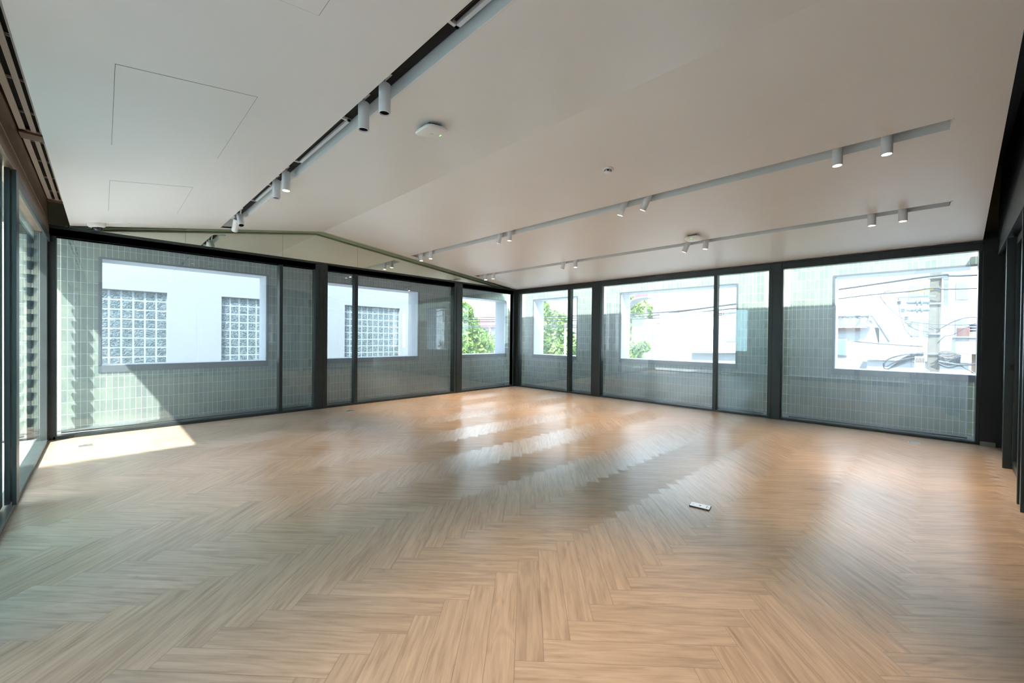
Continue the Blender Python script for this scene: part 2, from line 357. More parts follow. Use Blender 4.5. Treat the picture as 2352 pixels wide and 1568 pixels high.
# dark lining closing the gap above ceiling along the mirrors, the AC strip and the door wall
b = MB()
b.box(-.52, -1.3, 2.93, XCL - .0, 7.5, 2.96)
b.box(-.60, -1.3, 2.60, -.50, 7.5, 3.42)
struct(b.build('trim_4', 'bronze'))
b = MB().box(-.50, 7.50, 2.60, 7.85, 7.56, 3.42).prism([(XCL, YC + .005, cz(XCL) + .024), (RX, YC + .005, RZ + .024), (RX, YC + .005, RZ + .04), (XCL, YC + .005, cz(XCL) + .04)], (0, .006, 0)).prism([(RX, YC + .005, RZ + .024), (7.7, YC + .005, cz(7.7) + .024), (7.7, YC + .005, cz(7.7) + .04), (RX, YC + .005, RZ + .04)], (0, .006, 0))
b.prism([(XCL, YC + .005, cz(XCL) + .03), (RX, YC + .005, RZ + .03), (7.7, YC + .005, cz(7.7) + .03), (7.7, YC + .005, cz(7.7) + .04), (RX, YC + .005, RZ + .04), (XCL, YC + .005, cz(XCL) + .04)], (0, .17, 0))
struct(b.build('trim_30', 'gap'))

# ------------------------------------------------------------------ window walls
HD, HB = 2.595, 2.478     # head bar top / bottom
def frame_y(name, x0, x1, mull, label_idx, m='frame'):
    """window bay on the left-hand wall: x0,x1 clear opening, mull = list of (x0,x1) mullions"""
    b = MB(); b.box(x0 - .03, YL, HB, x1 + .03, YL + .12, HD, .003); b.box(x0 - .03, YL, 0, x1 + .03, YL + .12, .04, .003)
    b.box(x0 - .03, YL + .02, .03, x0, YL + .12, HB); b.box(x1, YL + .02, .03, x1 + .03, YL + .12, HB)
    w_ = struct(b.build(name, m))
    for a_, c_ in mull: MB().box(a_, YL, .03, c_, YL + .12, HB + .005, .002).build('mullion', m, w_)
    xs = [x0] + [v for t_ in mull for v in t_] + [x1]
    for a_, c_ in zip(xs[::2], xs[1::2]):
        MB().box(a_ - .004, YL + .085, .036, c_ + .004, YL + .093, HB + .004).build('glass_pane', 'glass', w_)
    return w_
frame_y('window_1', -.395, 2.59, [(2.035, 2.085)], 1)
frame_y('window_2', 2.81, 5.66, [(3.31, 3.37)], 2)
frame_y('window_3', 5.905, 7.65, [], 3)
def frame_x(name, y0, y1, mull, m='frame'):
    b = MB(); b.box(XR, y0 - .03, HB, XR + .12, y1 + .03, HD, .003); b.box(XR, y0 - .03, 0, XR + .12, y1 + .03, .03, .003)
    b.box(XR + .02, y0 - .03, .02, XR + .12, y0, HB); b.box(XR + .02, y1, .02, XR + .12, y1 + .03, HB)
    w_ = struct(b.build(name, m))
    for a_, c_ in mull: MB().box(XR, a_, .02, XR + .12, c_, HB + .005, .002).build('mullion', m, w_)
    ys = [y0] + [v for t_ in mull for v in t_] + [y1]
    for a_, c_ in zip(ys[::2], ys[1::2]):
        MB().box(XR + .085, a_ - .004, .026, XR + .093, c_ + .004, HB + .004).build('glass_pane', 'glass', w_)
    return w_
frame_x('window_4', 4.945, 7.21, [(5.545, 5.62)])
frame_x('window_5', 1.50, 4.70, [(2.295, 2.355)])
frame_x('window_6', -.79, 1.30, [])
# posts between bays
def post(n, x0, y0, x1, y1, grooves=()):
    b = MB().box(x0, y0, 0, x1, y1, HD, .004)
    for g in grooves: b.box(*g)
    return struct(b.build('trim_%d' % n, 'frame'))
post(5, 2.595, YL - .012, 2.805, YL + .13, [(2.66, YL - .022, .02, 2.665, YL - .01, 2.48), (2.74, YL - .022, .02, 2.745, YL - .01, 2.48)])
post(6, 5.665, YL - .012, 5.90, YL + .13, [(5.73, YL - .022, .02, 5.735, YL - .01, 2.48)])
post(7, XR - .012, 4.71, XR + .13, 4.94)
post(8, XR - .012, 1.31, XR + .13, 1.49, [(XR - .02, 1.44, .02, XR - .01, 1.446, 2.48)])
b = MB().box(7.65, YL - .01, 0, XR + .12, YL + .12, HD, .004).box(XR - .01, 7.22, 0, XR + .12, YL, HD, .004); struct(b.build('trim_9', 'frame'))
b = MB().box(-.515, YL, 0, -.398, YL + .13, HD, .004).box(-.515, YL, HB, 7.8, YL + .14, HD + .002); struct(b.build('trim_10', 'frame'))
# raised lip along the head bar of the left-hand wall
b = MB().box(-.50, YL - .03, HD - .025, 7.72, YL + .16, HD + .012, .003).box(XR - .03, -.97, HD - .02, XR + .12, 7.3, HD + .002, .003); struct(b.build('trim_11', 'frame'))

# mirrors filling the gable
joints = [-.50, .838, 2.12, 3.425, 5.935, 7.86]
names = ['leftmost mirror panel over the long window, beside the bronze duct', 'mirror panel left of the ceiling fold, second from the left', 'mirror panel under the highest point of the ceiling fold',
         'long sloping mirror panel right of the ceiling fold', 'small triangular mirror panel tapering into the far corner']
for i in range(5):
    x0, x1 = joints[i] + .0015, joints[i + 1] - .0015; xs = [x0] + ([RX] if x0 < RX < x1 else []) + [x1]
    poly = [(x0, 7.48, HD - .0), (x1, 7.48, HD - .0)] + [(x_, 7.48, cz(x_) + .028) for x_ in reversed(xs)]
    o = MB().prism(poly, (0, .012, 0)).build('mirror_panel', 'mirror')
    tag(o, names[i], 'mirror', 'greenish mirror panels filling the gable')

# roller screens hanging just outside the glass
def screen_y(x0, x1, label):
    t = thing('roller_screen', ((x0 + x1) / 2, YL + .16, 0), label, 'blind', 'sheer screens outside the windows')
    b = MB(); bm = b.bm; nx, nz_ = 90, 12; V = []
    for j in range(nz_ + 1):
        z = .06 + (2.57 - .06) * j / nz_
        V.append([bm.verts.new((x0 + (x1 - x0) * i / nx, YL + .16 + .004 * math.sin(i * .9) * (1 - j / nz_) + .003 * math.sin(i * .23 + 2), z)) for i in range(nx + 1)])
    for j in range(nz_):
        for i in range(nx): bm.faces.new((V[j][i], V[j][i + 1], V[j + 1][i + 1], V[j + 1][i]))
    b.build('screen_cloth', 'sheer', t, smooth=True)
    MB().box(x0, YL + .153, .045, x1, YL + .167, .062, .003).build('bottom_bar', 'frame_l', t)
    MB().cyl((x0, YL + .16, 2.565), (x1, YL + .16, 2.565), .025).build('roller_tube', 'frame', t, smooth=True)
def screen_x(y0, y1, label):
    t = thing('roller_screen', (XR + .16, (y0 + y1) / 2, 0), label, 'blind', 'sheer screens outside the windows')
    b = MB(); bm = b.bm; nx, nz_ = 90, 12; V = []
    for j in range(nz_ + 1):
        z = .05 + (2.57 - .05) * j / nz_
        V.append([bm.verts.new((XR + .16 + .004 * math.sin(i * .9) * (1 - j / nz_) + .003 * math.sin(i * .23 + 2), y0 + (y1 - y0) * i / nx, z)) for i in range(nx + 1)])
    for j in range(nz_):
        for i in range(nx): bm.faces.new((V[j][i], V[j + 1][i], V[j + 1][i + 1], V[j][i + 1]))
    b.build('screen_cloth', 'sheer', t, smooth=True)
    MB().box(XR + .153, y0, .035, XR + .167, y1, .052, .003).build('bottom_bar', 'frame_l', t)
    MB().cyl((XR + .16, y0, 2.565), (XR + .16, y1, 2.565), .025).build('roller_tube', 'frame', t, smooth=True)
screen_y(-.364, 2.555, 'sheer grey screen with a bright sunlit diagonal, over the leftmost wide window')
screen_y(2.86, 5.60, 'sheer screen in front of the single large glass block window')
screen_y(5.96, 7.50, 'narrow sheer screen left of the far corner, trees behind')
screen_x(5.0, 7.13, 'narrow sheer screen just right of the far corner')
screen_x(1.575, 4.655, 'wide sheer screen in the middle window of the right-hand wall')
screen_x(-.735, 1.215, 'sheer screen over the window that shows the utility pole')

# ------------------------------------------------------------------ left glass wall
b = MB().box(-.55, 4.3, 0, -.455, YL, .035, .002).box(-.55, -1.2, 0, -.455, 4.3, .05, .002); struct(b.build('trim_12', 'frame_l'))
b = MB().box(-.55, -1.2, 2.49, -.452, YL, 2.60, .003); struct(b.build('trim_13', 'bronze'))
b = MB().box(-.51, -1.2, 2.60, -.460, YL - .005, 2.93, .0).box(-.461, -1.2, 2.645, -.456, YL - .005, 2.655); struct(b.build('wall_west', 'bronze'))
def leaf(name, xo, y0, y1, label, gm, st=.10):
    b = MB(); b.box(xo, y0, .05, xo + .022, y0 + st, 2.49, .002).box(xo, y1 - st, .05, xo + .022, y1, 2.49, .002)
    b.box(xo, y0 + st, .05, xo + .022, y1 - st, .13, .002).box(xo, y0 + st, 2.42, xo + .022, y1 - st, 2.49, .002)
    d_ = struct(b.build(name, 'frame_l'))
    MB().box(xo + .008, y0 + st - .005, .12, xo + .014, y1 - st + .005, 2.43).build('glass_pane', gm, d_)
    return d_
b = MB().box(-.462, 4.62, .036, -.440, 4.76, 2.49, .002).box(-.462, 4.76, 2.40, -.445, YL - .01, 2.49, .002).box(-.515, 7.19, .036, -.46, YL - .003, 2.49, .002)
w_ = struct(b.build('window_7', 'frame_l')); MB().box(-.517, 4.76, .03, -.510, 7.20, 2.49).build('glass_pane', 'glass', w_)
b = MB().box(-.495, 4.60, .051, -.468, 4.72, 2.49, .002); struct(b.build('trim_14', 'frame_l'))
b = MB().box(-.520, 2.7, .051, -.500, 2.82, 2.49, .002).box(-.520, 4.545, .051, -.500, 4.585, 2.49, .002).box(-.520, 2.82, .051, -.500, 4.545, .12, .002).box(-.520, 2.82, 2.42, -.500, 4.545, 2.49, .002)
d_ = struct(b.build('door_1', 'frame_l')); MB().box(-.514, 2.815, .115, -.508, 4.55, 2.425).build('glass_pane', 'glass_teal', d_)
b = MB().box(-.520, -1.15, .051, -.500, -1.03, 2.49, .002).box(-.520, 2.56, .051, -.500, 2.69, 2.49, .002).box(-.520, -1.03, .051, -.500, 2.56, .12, .002).box(-.520, -1.03, 2.42, -.500, 2.56, 2.49, .002).box(-.520, .70, .12, -.500, .82, 2.42, .002)
d_ = struct(b.build('door_2', 'frame_l')); MB().box(-.514, -1.035, .115, -.508, 2.565, 2.425).build('glass_pane', 'glass', d_)
# air grilles in the slot between bronze panel and ceiling
def grille(y0, y1, label):
    t = thing('air_grille', (-.40, (y0 + y1) / 2, 2.87), label, 'vent', 'linear air grilles above the left glass wall')
    x0, x1, z = -.450, -.285, 2.872
    b = MB().box(x0, y0, z, x0 + .034, y1, z + .012).box(x1 - .012, y0, z, x1, y1, z + .012).box(x0, y0, z, x1, y0 + .02, z + .012).box(x0, y1 - .02, z, x1, y1, z + .012); b.build('grille_frame', 'grille', t)
    step = (x1 - .012 - x0 - .034 + .02) / 3
    for k in range(1, 3):
        xc = x0 + .030 + step * k; MB().box(xc - .017, y0 + .02, z - .001, xc + .011, y1 - .02, z + .011, .001).build('grille_bar', 'grille', t)
    MB().box(x0 + .006, y0 + .005, z + .03, x1 - .002, y1 - .005, z + .055).build('duct_back', 'black', t)
    k = y0 + .12
    while k < y1 - .05: MB().box(x0 + .02, k, z + .013, x1 - .01, k + .006, z + .028).build('blade', 'grille', t); k += .55
grille(5.02, 7.14, 'slotted air grille nearest the far end of the left glass wall')
grille(2.75, 4.88, 'warm-lit slotted air grille above the left door, nearer the viewer')
grille(.4, 2.64, 'slotted air grille directly left of the viewer, mostly out of frame')
b = MB().box(-.455, 4.88, 2.855, -.28, 5.02, 2.90).box(-.455, 7.14, 2.855, -.28, 7.20, 2.90).box(-.455, 2.64, 2.855, -.28, 2.75, 2.90); struct(b.build('trim_15', 'bronze'))

# ------------------------------------------------------------------ door wall on the right (behind the viewer)
def nwbox(b, x0, x1, d0, d1, z0, z1, bev=0):
    """box following the door wall line; d = offset from the line (negative = behind it)"""
    P4 = [(x0, nwy(x0) + d0, z0), (x1, nwy(x1) + d0, z0), (x1, nwy(x1) + d1, z0), (x0, nwy(x0) + d1, z0)]
    b.prism(P4, (0, 0, z1 - z0)); return b
b = MB(); nwbox(b, 6.60, 7.76, -.12, -.05, 0, 2.40); nwbox(b, -.6, 7.76, -.12, 0, 2.41, 3.4); nwbox(b, -.6, 7.76, -.02, .004, 2.385, 2.41)
b.box(XR - .03, -1.05, 0, XR + .11, -.822, 2.60)
struct(b.build('wall_south', 'darkwall'))
b = MB()
for x0 in (-.5, .9, 2.3, 3.7): nwbox(b, x0, x0 + 1.4, .0, .003, 2.415 + .08, 2.42 + .08)
b.prism([(4.0, nwy(4.0) + .002, cz(4.0) - .115), (7.2, nwy(7.2) + .002, cz(7.2) - .115), (7.2, nwy(7.2) + .002, cz(7.2) - .105), (4.0, nwy(4.0) + .002, cz(4.0) - .105)], (0, .002, 0))
struct(b.build('trim_16', 'frame_l'))
b = MB().box(XR - .045, -.95, 0, XR - .029, -.825, .055, .002); struct(b.build('baseboard_south', 'concrete_grey'))
# posts and sliding leaves
def nwpost(n, x, wd, dp, m='frame'):
    b = MB(); nwbox(b, x, x + wd, -dp, .0, 0, 2.39); struct(b.build('trim_%d' % n, m))
nwpost(17, 6.50, .06, .09); nwpost(18, 5.13, .05, .07); nwpost(19, 4.90, .06, .07)
def nwdoor(name, x0, x1, off, gm, handle=True):
    b = MB(); nwbox(b, x0, x0 + .07, off - .03, off, .02, 2.38); nwbox(b, x1 - .07, x1, off - .03, off, .02, 2.38)
    nwbox(b, x0 + .07, x1 - .07, off - .03, off, .02, .10); nwbox(b, x0 + .07, x1 - .07, off - .03, off, 2.30, 2.38)
    d_ = struct(b.build(name, 'frame')); b = MB(); nwbox(b, x0 + .065, x1 - .065, off - .018, off - .012, .095, 2.305); b.build('glass_pane', gm, d_)
    if handle:
        b = MB(); nwbox(b, x1 - .045, x1 - .03, off, off + .02, 1.02, 1.08); b.build('door_handle', 'black', d_)
nwdoor('door_3', 5.20, 6.49, -.06, 'glass_dark')
for i, (a_, c_) in enumerate(((3.45, 4.88), (2.05, 3.44), (.66, 2.04), (-.45, .65))): nwdoor('door_%d' % (i + 4), a_, c_, -.06, 'glass_dark', False)
b = MB(); b.box(-.56, -2.7, 0, 7.9, -2.6, 3.4); b.box(XR + .11, -2.6, 0, XR + .2, -1.15, 3.4); struct(b.build('wall_corridor', 'grey_wall'))

# ------------------------------------------------------------------ tiled outer walls with openings
YT, XT, ZT = 8.19, 8.50, 3.02; SZ, HZ = .845, 2.375
def tile_wall_y(x0, x1, ops):
    b = MB(); cur = x0
    for a_, c_ in ops:
        b.box(cur, YT, -.02, a_, YT + .40, ZT); b.box(a_, YT, -.02, c_, YT + .40, SZ - .012); b.box(a_, YT, HZ + .012, c_, YT + .40, ZT); cur = c_
    b.box(cur, YT, -.02, x1, YT + .40, ZT); return b
opsY = [(-.02, 2.065), (2.98, 5.25), (6.42, 8.22)]; opsX = [(-1.15, .69), (2.165, 4.62), (5.87, 7.34)]
struct(tile_wall_y(-3.2, XT + .40, opsY).build('wall_north', 'tile', uvm=True))
b = MB(); cur = -2.3
for a_, c_ in opsX:
    b.box(XT, cur, -.02, XT + .40, a_, ZT); b.box(XT, a_, -.02, XT + .40, c_, SZ - .012); b.box(XT, a_, HZ + .012, XT + .40, c_, ZT); cur = c_
b.box(XT, cur, -.02, XT + .40, YT, ZT); struct(b.build('wall_east', 'tile', uvm=True))
n_ = 20
for a_, c_ in opsY:
    b = MB(); e = .012
    b.box(a_, YT + .004, SZ - e, c_, YT + .43, SZ).box(a_, YT + .004, HZ, c_, YT + .43, HZ + e).box(a_, YT + .004, SZ, a_ + e, YT + .43, HZ).box(c_ - e, YT + .004, SZ, c_, YT + .43, HZ)
    t_ = struct(b.build('trim_%d' % n_, 'liner')); n_ += 1
    b = MB(); f = .028
    b.box(a_ - f, YT - .012, SZ - .01, a_, YT + .003, HZ + f).box(c_, YT - .012, SZ - .01, c_ + f, YT + .003, HZ + f).box(a_, YT - .012, HZ, c_, YT + .003, HZ + f).box(a_ - f, YT - .012, SZ - .10, c_ + f, YT + .003, SZ - .0)
    b.build('edge_trim', 'trim', t_)
for a_, c_ in opsX:
    b = MB(); e = .012
    b.box(XT + .004, a_, SZ - e, XT + .43, c_, SZ).box(XT + .004, a_, HZ, XT + .43, c_, HZ + e).box(XT + .004, a_, SZ, XT + .43, a_ + e, HZ).box(XT + .004, c_ - e, SZ, XT + .43, c_, HZ)
    t_ = struct(b.build('trim_%d' % n_, 'liner')); n_ += 1
    b = MB(); f = .028
    b.box(XT - .012, a_ - f, SZ - .01, XT + .003, a_, HZ + f).box(XT - .012, c_, SZ - .01, XT + .003, c_ + f, HZ + f).box(XT - .012, a_, HZ, XT + .003, c_, HZ + f).box(XT - .012, a_ - f, SZ - .10, XT + .003, c_ + f, SZ)
    b.build('edge_trim', 'trim', t_)
b = MB().box(-3.2, 4.3, -.02, -2.8, 8.19, .85).box(-3.2, 1.2, -.02, -2.8, 4.3, 3.0).box(-3.2, -5.2, -.02, -2.8, 1.2, .85); struct(b.build('wall_terrace', 'tile', uvm=True))
o = MB().box(-8, -14, -3.6, -4.5, 2.2, 9.2).build('added_shade_tower', 'bright_wall'); tag(o, 'tall pale unseen block added beyond the left terrace to shade the sun', 'building')  # unseen block, added to cut off the sun patch and bounce pale light
# gravel beside the terrace
def pebbles(x0, x1, y0, y1, n, name, label):
    bm = bmesh.new(); base = bmesh.new(); bmesh.ops.create_icosphere(base, subdivisions=1, radius=1)
    vs = [v.co.copy() for v in base.verts]; fs = [[v.index for v in f.verts] for f in base.faces]; base.free()
    for i in range(n):
        c = Vector((random.uniform(x0, x1), random.uniform(y0, y1), .008 + random.random() * .02)); r = random.uniform(.014, .034)
        R3 = Matrix.Rotation(random.random() * 6, 3, 'Z'); V = [bm.verts.new(c + R3 @ Vector((v.x * r * random.uniform(.85, 1.25), v.y * r, v.z * r * .6))) for v in vs]
        for f in fs: bm.faces.new([V[k] for k in f])
    me = bpy.data.meshes.new(name); bm.to_mesh(me); bm.free(); me.materials.append(MAT['conc'])
    o = bpy.data.objects.new(name, me); COL.objects.link(o); tag(o, label, 'gravel', kind='stuff')
pebbles(-1.45, -.57, 7.55, 8.17, 900, 'gravel', 'pale pebbles at the foot of the tiled wall outside the left glass')
# rain chain
t = thing('rain_chain', (-.64, 7.90, 0), 'rain chain of dark metal cups hanging outside the left glass wall', 'rain chain')
b = MB(); zt = .10
k = 0
while zt < 3.0:
    o = MB().lathe([(.022, zt), (.05, zt + .06), (.062, zt + .105), (.055, zt + .105), (.02, zt + .01), (.0, zt + .01)], Matrix.Translation((-.64, 7.90, 0)), 14).build('cup', 'chain', t, smooth=True)
    b.tube([(-.64, 7.90, zt + .02), (-.64, 7.90, zt + .17)], .008)
    zt += .167; k += 1
b.build('link', 'chain', t)

# ------------------------------------------------------------------ ceiling fittings
def slopeM(x, y, dz=0):
    s_ = SL if x < RX else -SR
    zax = Vector((-s_, 0, 1)).normalized(); xax = Vector((1, 0, s_)).normalized(); yax = Vector((0, 1, 0))
    m_ = Matrix((xax, yax, zax)).transposed().to_4x4(); m_.translation = Vector((x, y, cz(x) + dz)); return m_
def spotlight(x, y, tilt, lit, label, power=68):
    """cylinder spot on a bracket in a track slot; tilt = lean of the lower end towards +Y"""
    zb = cz(x) - .117 + (-.02 if x < 2 else 0)
    t = thing('track_spotlight', (x, y, cz(x) + .1), label, 'spotlight', 'cylindrical spotlights in the ceiling slots')
    L_ = .19; d = Vector((0, math.sin(tilt), -math.cos(tilt))); bot = Vector((x, y + math.sin(tilt) * .06, zb)); top = bot - d * L_
    q = d.to_track_quat('Z', 'Y').to_matrix().to_4x4(); q.translation = top; R_ = .038
    MB().lathe([(0, 0), (R_ - .003, 0), (R_, .003), (R_, L_ - .002), (R_ - .002, L_), (R_ - .006, L_), (R_ - .007, L_ - .012), (R_ - .007, .02), (0, .02)], q, 28).build('cylinder_body', 'lamp', t, smooth=True)
    MB().lathe([(0, L_ - .010), (R_ - .0075, L_ - .010), (R_ - .0075, L_ - .016), (0, L_ - .016)], q, 24).build('lens', 'lit' if lit else 'unlit', t)
    MB().box(x - .012, y - .075, cz(x) + .085, x + .012, y + .075, cz(x) + .112, .002).build('track_adapter', 'lamp', t)
    hi = top + d * .035
    MB().tube([(x, y, cz(x) + .10), (x, y, max(hi.z + .02, cz(x) + .075)), hi + Vector((.0, 0, 0))], .009, 8).build('swivel_arm', 'lamp', t)
    if lit:
        l = bpy.data.lights.new('spot', 'SPOT'); l.energy = power; l.color = (1, .72, .47); l.spot_size = math.radians(70); l.spot_blend = .8; l.shadow_soft_size = .025
        lo = bpy.data.objects.new('spot', l); COL.objects.link(lo); p_ = bot + d * .004
        lo.parent = t; lo.matrix_parent_inverse = Matrix.Translation(-t.location); lo.matrix_world = Matrix()
        lo.location = p_; lo.rotation_euler = d.to_track_quat('-Z', 'Y').to_euler()
    return t
s_ = 'slot nearest the left side'
for y, tl, lit, lab in ((.40, 0, True, 'lit spotlight added out of view in the left slot overhead of the viewer, near one of a pair'), (.70, 0, True, 'lit spotlight added out of view in the left slot overhead of the viewer, far one of a pair'),  # this pair is out of view, added for the warm pool on the near floor
                        (2.42, 0, False, 'grey spotlight with a dark lens, nearest the viewer in the black-railed left slot'),
                        (2.72, 0, False, 'grey spotlight with a dark lens, second in the left slot'),
                        (4.43, 0, True, 'lit upright spotlight midway along the left slot'),
                        (4.75, 0, False, 'unlit spotlight just behind the lit one in the left slot'),
                        (6.31, -.55, False, 'spotlight tilted into the left slot near its far end'),
                        (6.63, .75, False, 'strongly tilted white spotlight at the far end of the left slot')):
    spotlight(1.2825, y, tl, lit, lab)
for y, tl, lab in ((.05, 0, 'upright lit spotlight nearest the viewer in the middle slot'), (.365, 0, 'second upright lit spotlight from the near end of the middle slot'),
                   (2.14, .45, 'tilted lit spotlight right of centre in the middle slot, near one of a pair'), (2.44, .40, 'tilted lit spotlight right of centre in the middle slot, far one of a pair'),
                   (4.39, .08, 'lit upright spotlight in the far half of the middle slot, right one of a pair'), (4.63, .30, 'slightly tilted lit spotlight in the far half of the middle slot'),
                   (6.565, 0, 'lit spotlight second from the far end of the middle slot'), (6.89, 0, 'lit spotlight at the far end of the middle slot, beside the mirrors')):
    spotlight(4.4775, y, tl, True, lab)
for y, tl, lit, lab in ((-.073, 0, True, 'upright lit spotlight nearest the viewer in the slot beside the right-hand windows'), (.185, 0, True, 'second upright lit spotlight in the slot beside the right-hand windows'),
                   (2.01, .12, True, 'nearly upright spotlight right of the white access point'), (2.30, .42, True, 'tilted spotlight just below the white access point'),
                   (4.34, -.03, True, 'upright white spotlight halfway along the slot beside the right-hand windows'), (4.63, .25, True, 'leaning white spotlight halfway along the slot beside the right-hand windows'),
                   (6.60, .12, True, 'tiny leaning spotlight second from the far end of the windowside slot'), (6.87, -.12, True, 'tiny spotlight at the far end of the windowside slot')):
    spotlight(6.2175, y, tl, lit, lab)
# tracks
for x, y0, y1, mt_, lab in ((1.2825, -.6, 7.10, 'black', 'black track rail inside the left ceiling slot'), (4.4775, -.28, 7.10, 'lamp', 'grey track rail inside the middle ceiling slot'), (6.2175, -.41, 7.14, 'lamp', 'grey track rail inside the ceiling slot by the right-hand windows')):
    zt = cz(x) + .112
    o = MB().box(x - .018, y0, zt, x + .018, y1, zt + .022, .002).build('light_track', mt_); tag(o, lab, 'light track', 'track rails in the ceiling slots')
# linear diffusers / black plates in the left slot
for k, (y0, y1, lab) in enumerate(((.95, 1.72, 'linear slot diffuser in the left ceiling slot nearest the viewer'), (3.05, 4.15, 'linear slot diffuser in the left ceiling slot between the spotlight pairs'), (5.0, 5.75, 'short linear slot diffuser in the far half of the left ceiling slot'))):
    t = thing('slot_diffuser', (1.25, (y0 + y1) / 2, cz(1.25)), lab, 'vent', 'air diffusers in the left ceiling slot')
    zz = cz(1.25) + .075
    MB().box(1.310, y0, zz, 1.334, y1, zz + .012).box(1.212, y0, zz, 1.334, y0 + .02, zz + .012).box(1.212, y1 - .02, zz, 1.334, y1, zz + .012).box(1.212, y0, zz, 1.222, y1, zz + .012).build('diffuser_frame', 'lamp', t)
    MB().box(1.245, y0 + .02, zz + .003, 1.252, y1 - .02, zz + .02).box(1.275, y0 + .02, zz + .003, 1.281, y1 - .02, zz + .02).build('vane', 'frame', t)
    MB().box(1.222, y0 + .02, zz + .02, 1.310, y1 - .02, zz + .024).build('backing', 'black', t)
for y0, y1, lab in ((1.72, 3.05, 'black cover plate in the left ceiling slot above the two nearest dark spotlights'), (4.15, 5.0, 'black cover plate in the left ceiling slot above the second spotlight pair'), (5.75, 6.75, 'black cover plate in the left ceiling slot near its far end')):
    tag(MB().box(1.210, y0, cz(1.25) + .095, 1.345, y1, cz(1.25) + .10).build('cover_plate', 'black'), lab, 'cover plate', 'black cover plates in the left ceiling slot')

def access_point(x, y, rz, label):
    t = thing('wifi_access_point', (x, y, cz(x)), label, 'wifi router', 'white square access points on the ceiling')
    m_ = slopeM(x, y) @ Matrix.Rotation(rz, 4, 'Z')
    b = MB(); bm = b.bm; N = 40; rings = []
    def sq(a, r, z):
        out = []
        for i in range(N):
            th = 2 * PI * i / N + PI / 4; c, s2_ = math.cos(th), math.sin(th); k = (abs(c) ** 5 + abs(s2_) ** 5) ** (-1 / 5)
            out.append(bm.verts.new(m_ @ Vector((a * c * k, a * s2_ * k, z))))
        return out
    prof = [(.085, -.022), (.098, -.024), (.105, -.030), (.107, -.040), (.103, -.047), (.085, -.054), (.05, -.057)]
    rings = [sq(a, 0, z) for a, z in prof]
    for A, B in zip(rings, rings[1:]):
        for i in range(N): bm.faces.new((A[i], A[(i + 1) % N], B[(i + 1) % N], B[i]))
    bm.faces.new(rings[0]); bm.faces.new(rings[-1])
    b.build('cover', 'white', t, smooth=True)
    MB().box(-.06, -.06, -.024, .06, .06, 0, .003, m_).build('mounting_plate', 'frame', t)
    MB().box(.080, -.012, -.0545, .086, .012, -.050, .001, m_).build('status_light', 'led', t)
    MB().box(-.016, -.003, -.0585, .016, .003, -.056, .0008, m_).build('logo_mark', 'steel', t)
access_point(1.835, 2.70, .0, 'white square wifi access point beside the left ceiling slot')
access_point(5.93, 2.085, PI, 'smaller-looking white wifi access point beside the windowside slot')
# smoke detector
t = thing('smoke_detector', (3.618, 2.132, cz(3.618)), 'round white smoke detector on the ceiling between the slots', 'smoke detector')
m_ = slopeM(3.618, 2.132) @ Matrix.Rotation(PI, 4, 'X')
MB().lathe([(0, 0), (.052, 0), (.054, .008), (.050, .016), (.040, .018)], m_).build('base', 'white', t, smooth=True)
MB().lathe([(.024, .018), (.024, .032), (0, .034)], m_).build('sensor_chamber', 'frame_l', t, smooth=True)
for k in range(6):
    a_ = k * PI / 3; MB().box(.026, -.004, .015, .034, .004, .036, .001, m_ @ Matrix.Rotation(a_, 4, 'Z')).build('rib', 'white', t)
MB().lathe([(0, .036), (.034, .036), (.033, .042), (.02, .046), (0, .047)], m_).build('cap', 'white', t, smooth=True)
# dome camera
t = thing('dome_camera', (-.06, 7.12, cz(-.06)), 'small white dome security camera at the left end of the ceiling', 'security camera')
m_ = slopeM(-.06, 7.12) @ Matrix.Rotation(PI, 4, 'X')
MB().lathe([(0, 0), (.084, 0), (.084, .022), (.074, .040), (.050, .048), (0, .048)], m_).build('housing', 'white', t, smooth=True)
MB().lathe([(.046, .047), (.045, .062), (.036, .080), (.018, .091), (0, .094)], m_).build('dome', 'lens_dark', t, smooth=True)
for x, y, r, lab in ((.164, 7.12, .118, 'flush round ceiling speaker right of the dome camera'), (7.44, 7.06, .085, 'flush round ceiling speaker in the far corner')):
    t = thing('ceiling_speaker', (x, y, cz(x)), lab, 'speaker', 'round ceiling speakers'); m_ = slopeM(x, y) @ Matrix.Rotation(PI, 4, 'X')
    MB().lathe([(r, 0), (r, .004), (r - .006, .006), (r - .010, .003), (r - .010, 0)], m_).build('rim', 'white', t, smooth=True)
    MB().lathe([(0, .002), (r - .010, .002), (r - .010, 0), (0, 0)], m_).build('speaker_grille', 'slot', t)
# access hatches, flush in the ceiling: a shadow joint round a panel
def hatch(x0, x1, y0, y1, label):
    t = thing('access_hatch', ((x0 + x1) / 2, (y0 + y1) / 2, cz((x0 + x1) / 2)), label, 'access panel', 'flush access panels in the ceiling')
    g = .0022; q = lambda x, y, d: (x, y, cz(x) - d)
    MB().prism([q(x0 + g, y0 + g, .0016), q(x1 - g, y0 + g, .0016), q(x1 - g, y1 - g, .0016), q(x0 + g, y1 - g, .0016)], (0, 0, .0014)).build('hatch_panel', 'ceil', t)
    MB().prism([q(x0, y0, .0006), q(x1, y0, .0006), q(x1, y1, .0006), q(x0, y1, .0006)], (0, 0, .0004)).build('hatch_joint', 'frame_l', t)
hatch(.041, .671, 2.88, 4.13, 'large rectangular access panel outlined in the left part of the ceiling')
hatch(.040, .63, 5.09, 6.34, 'faintly outlined access panel near the mirrors')
hatch(.09, .70, .70, 1.95, 'access panel at the top edge of the frame, only a corner showing')

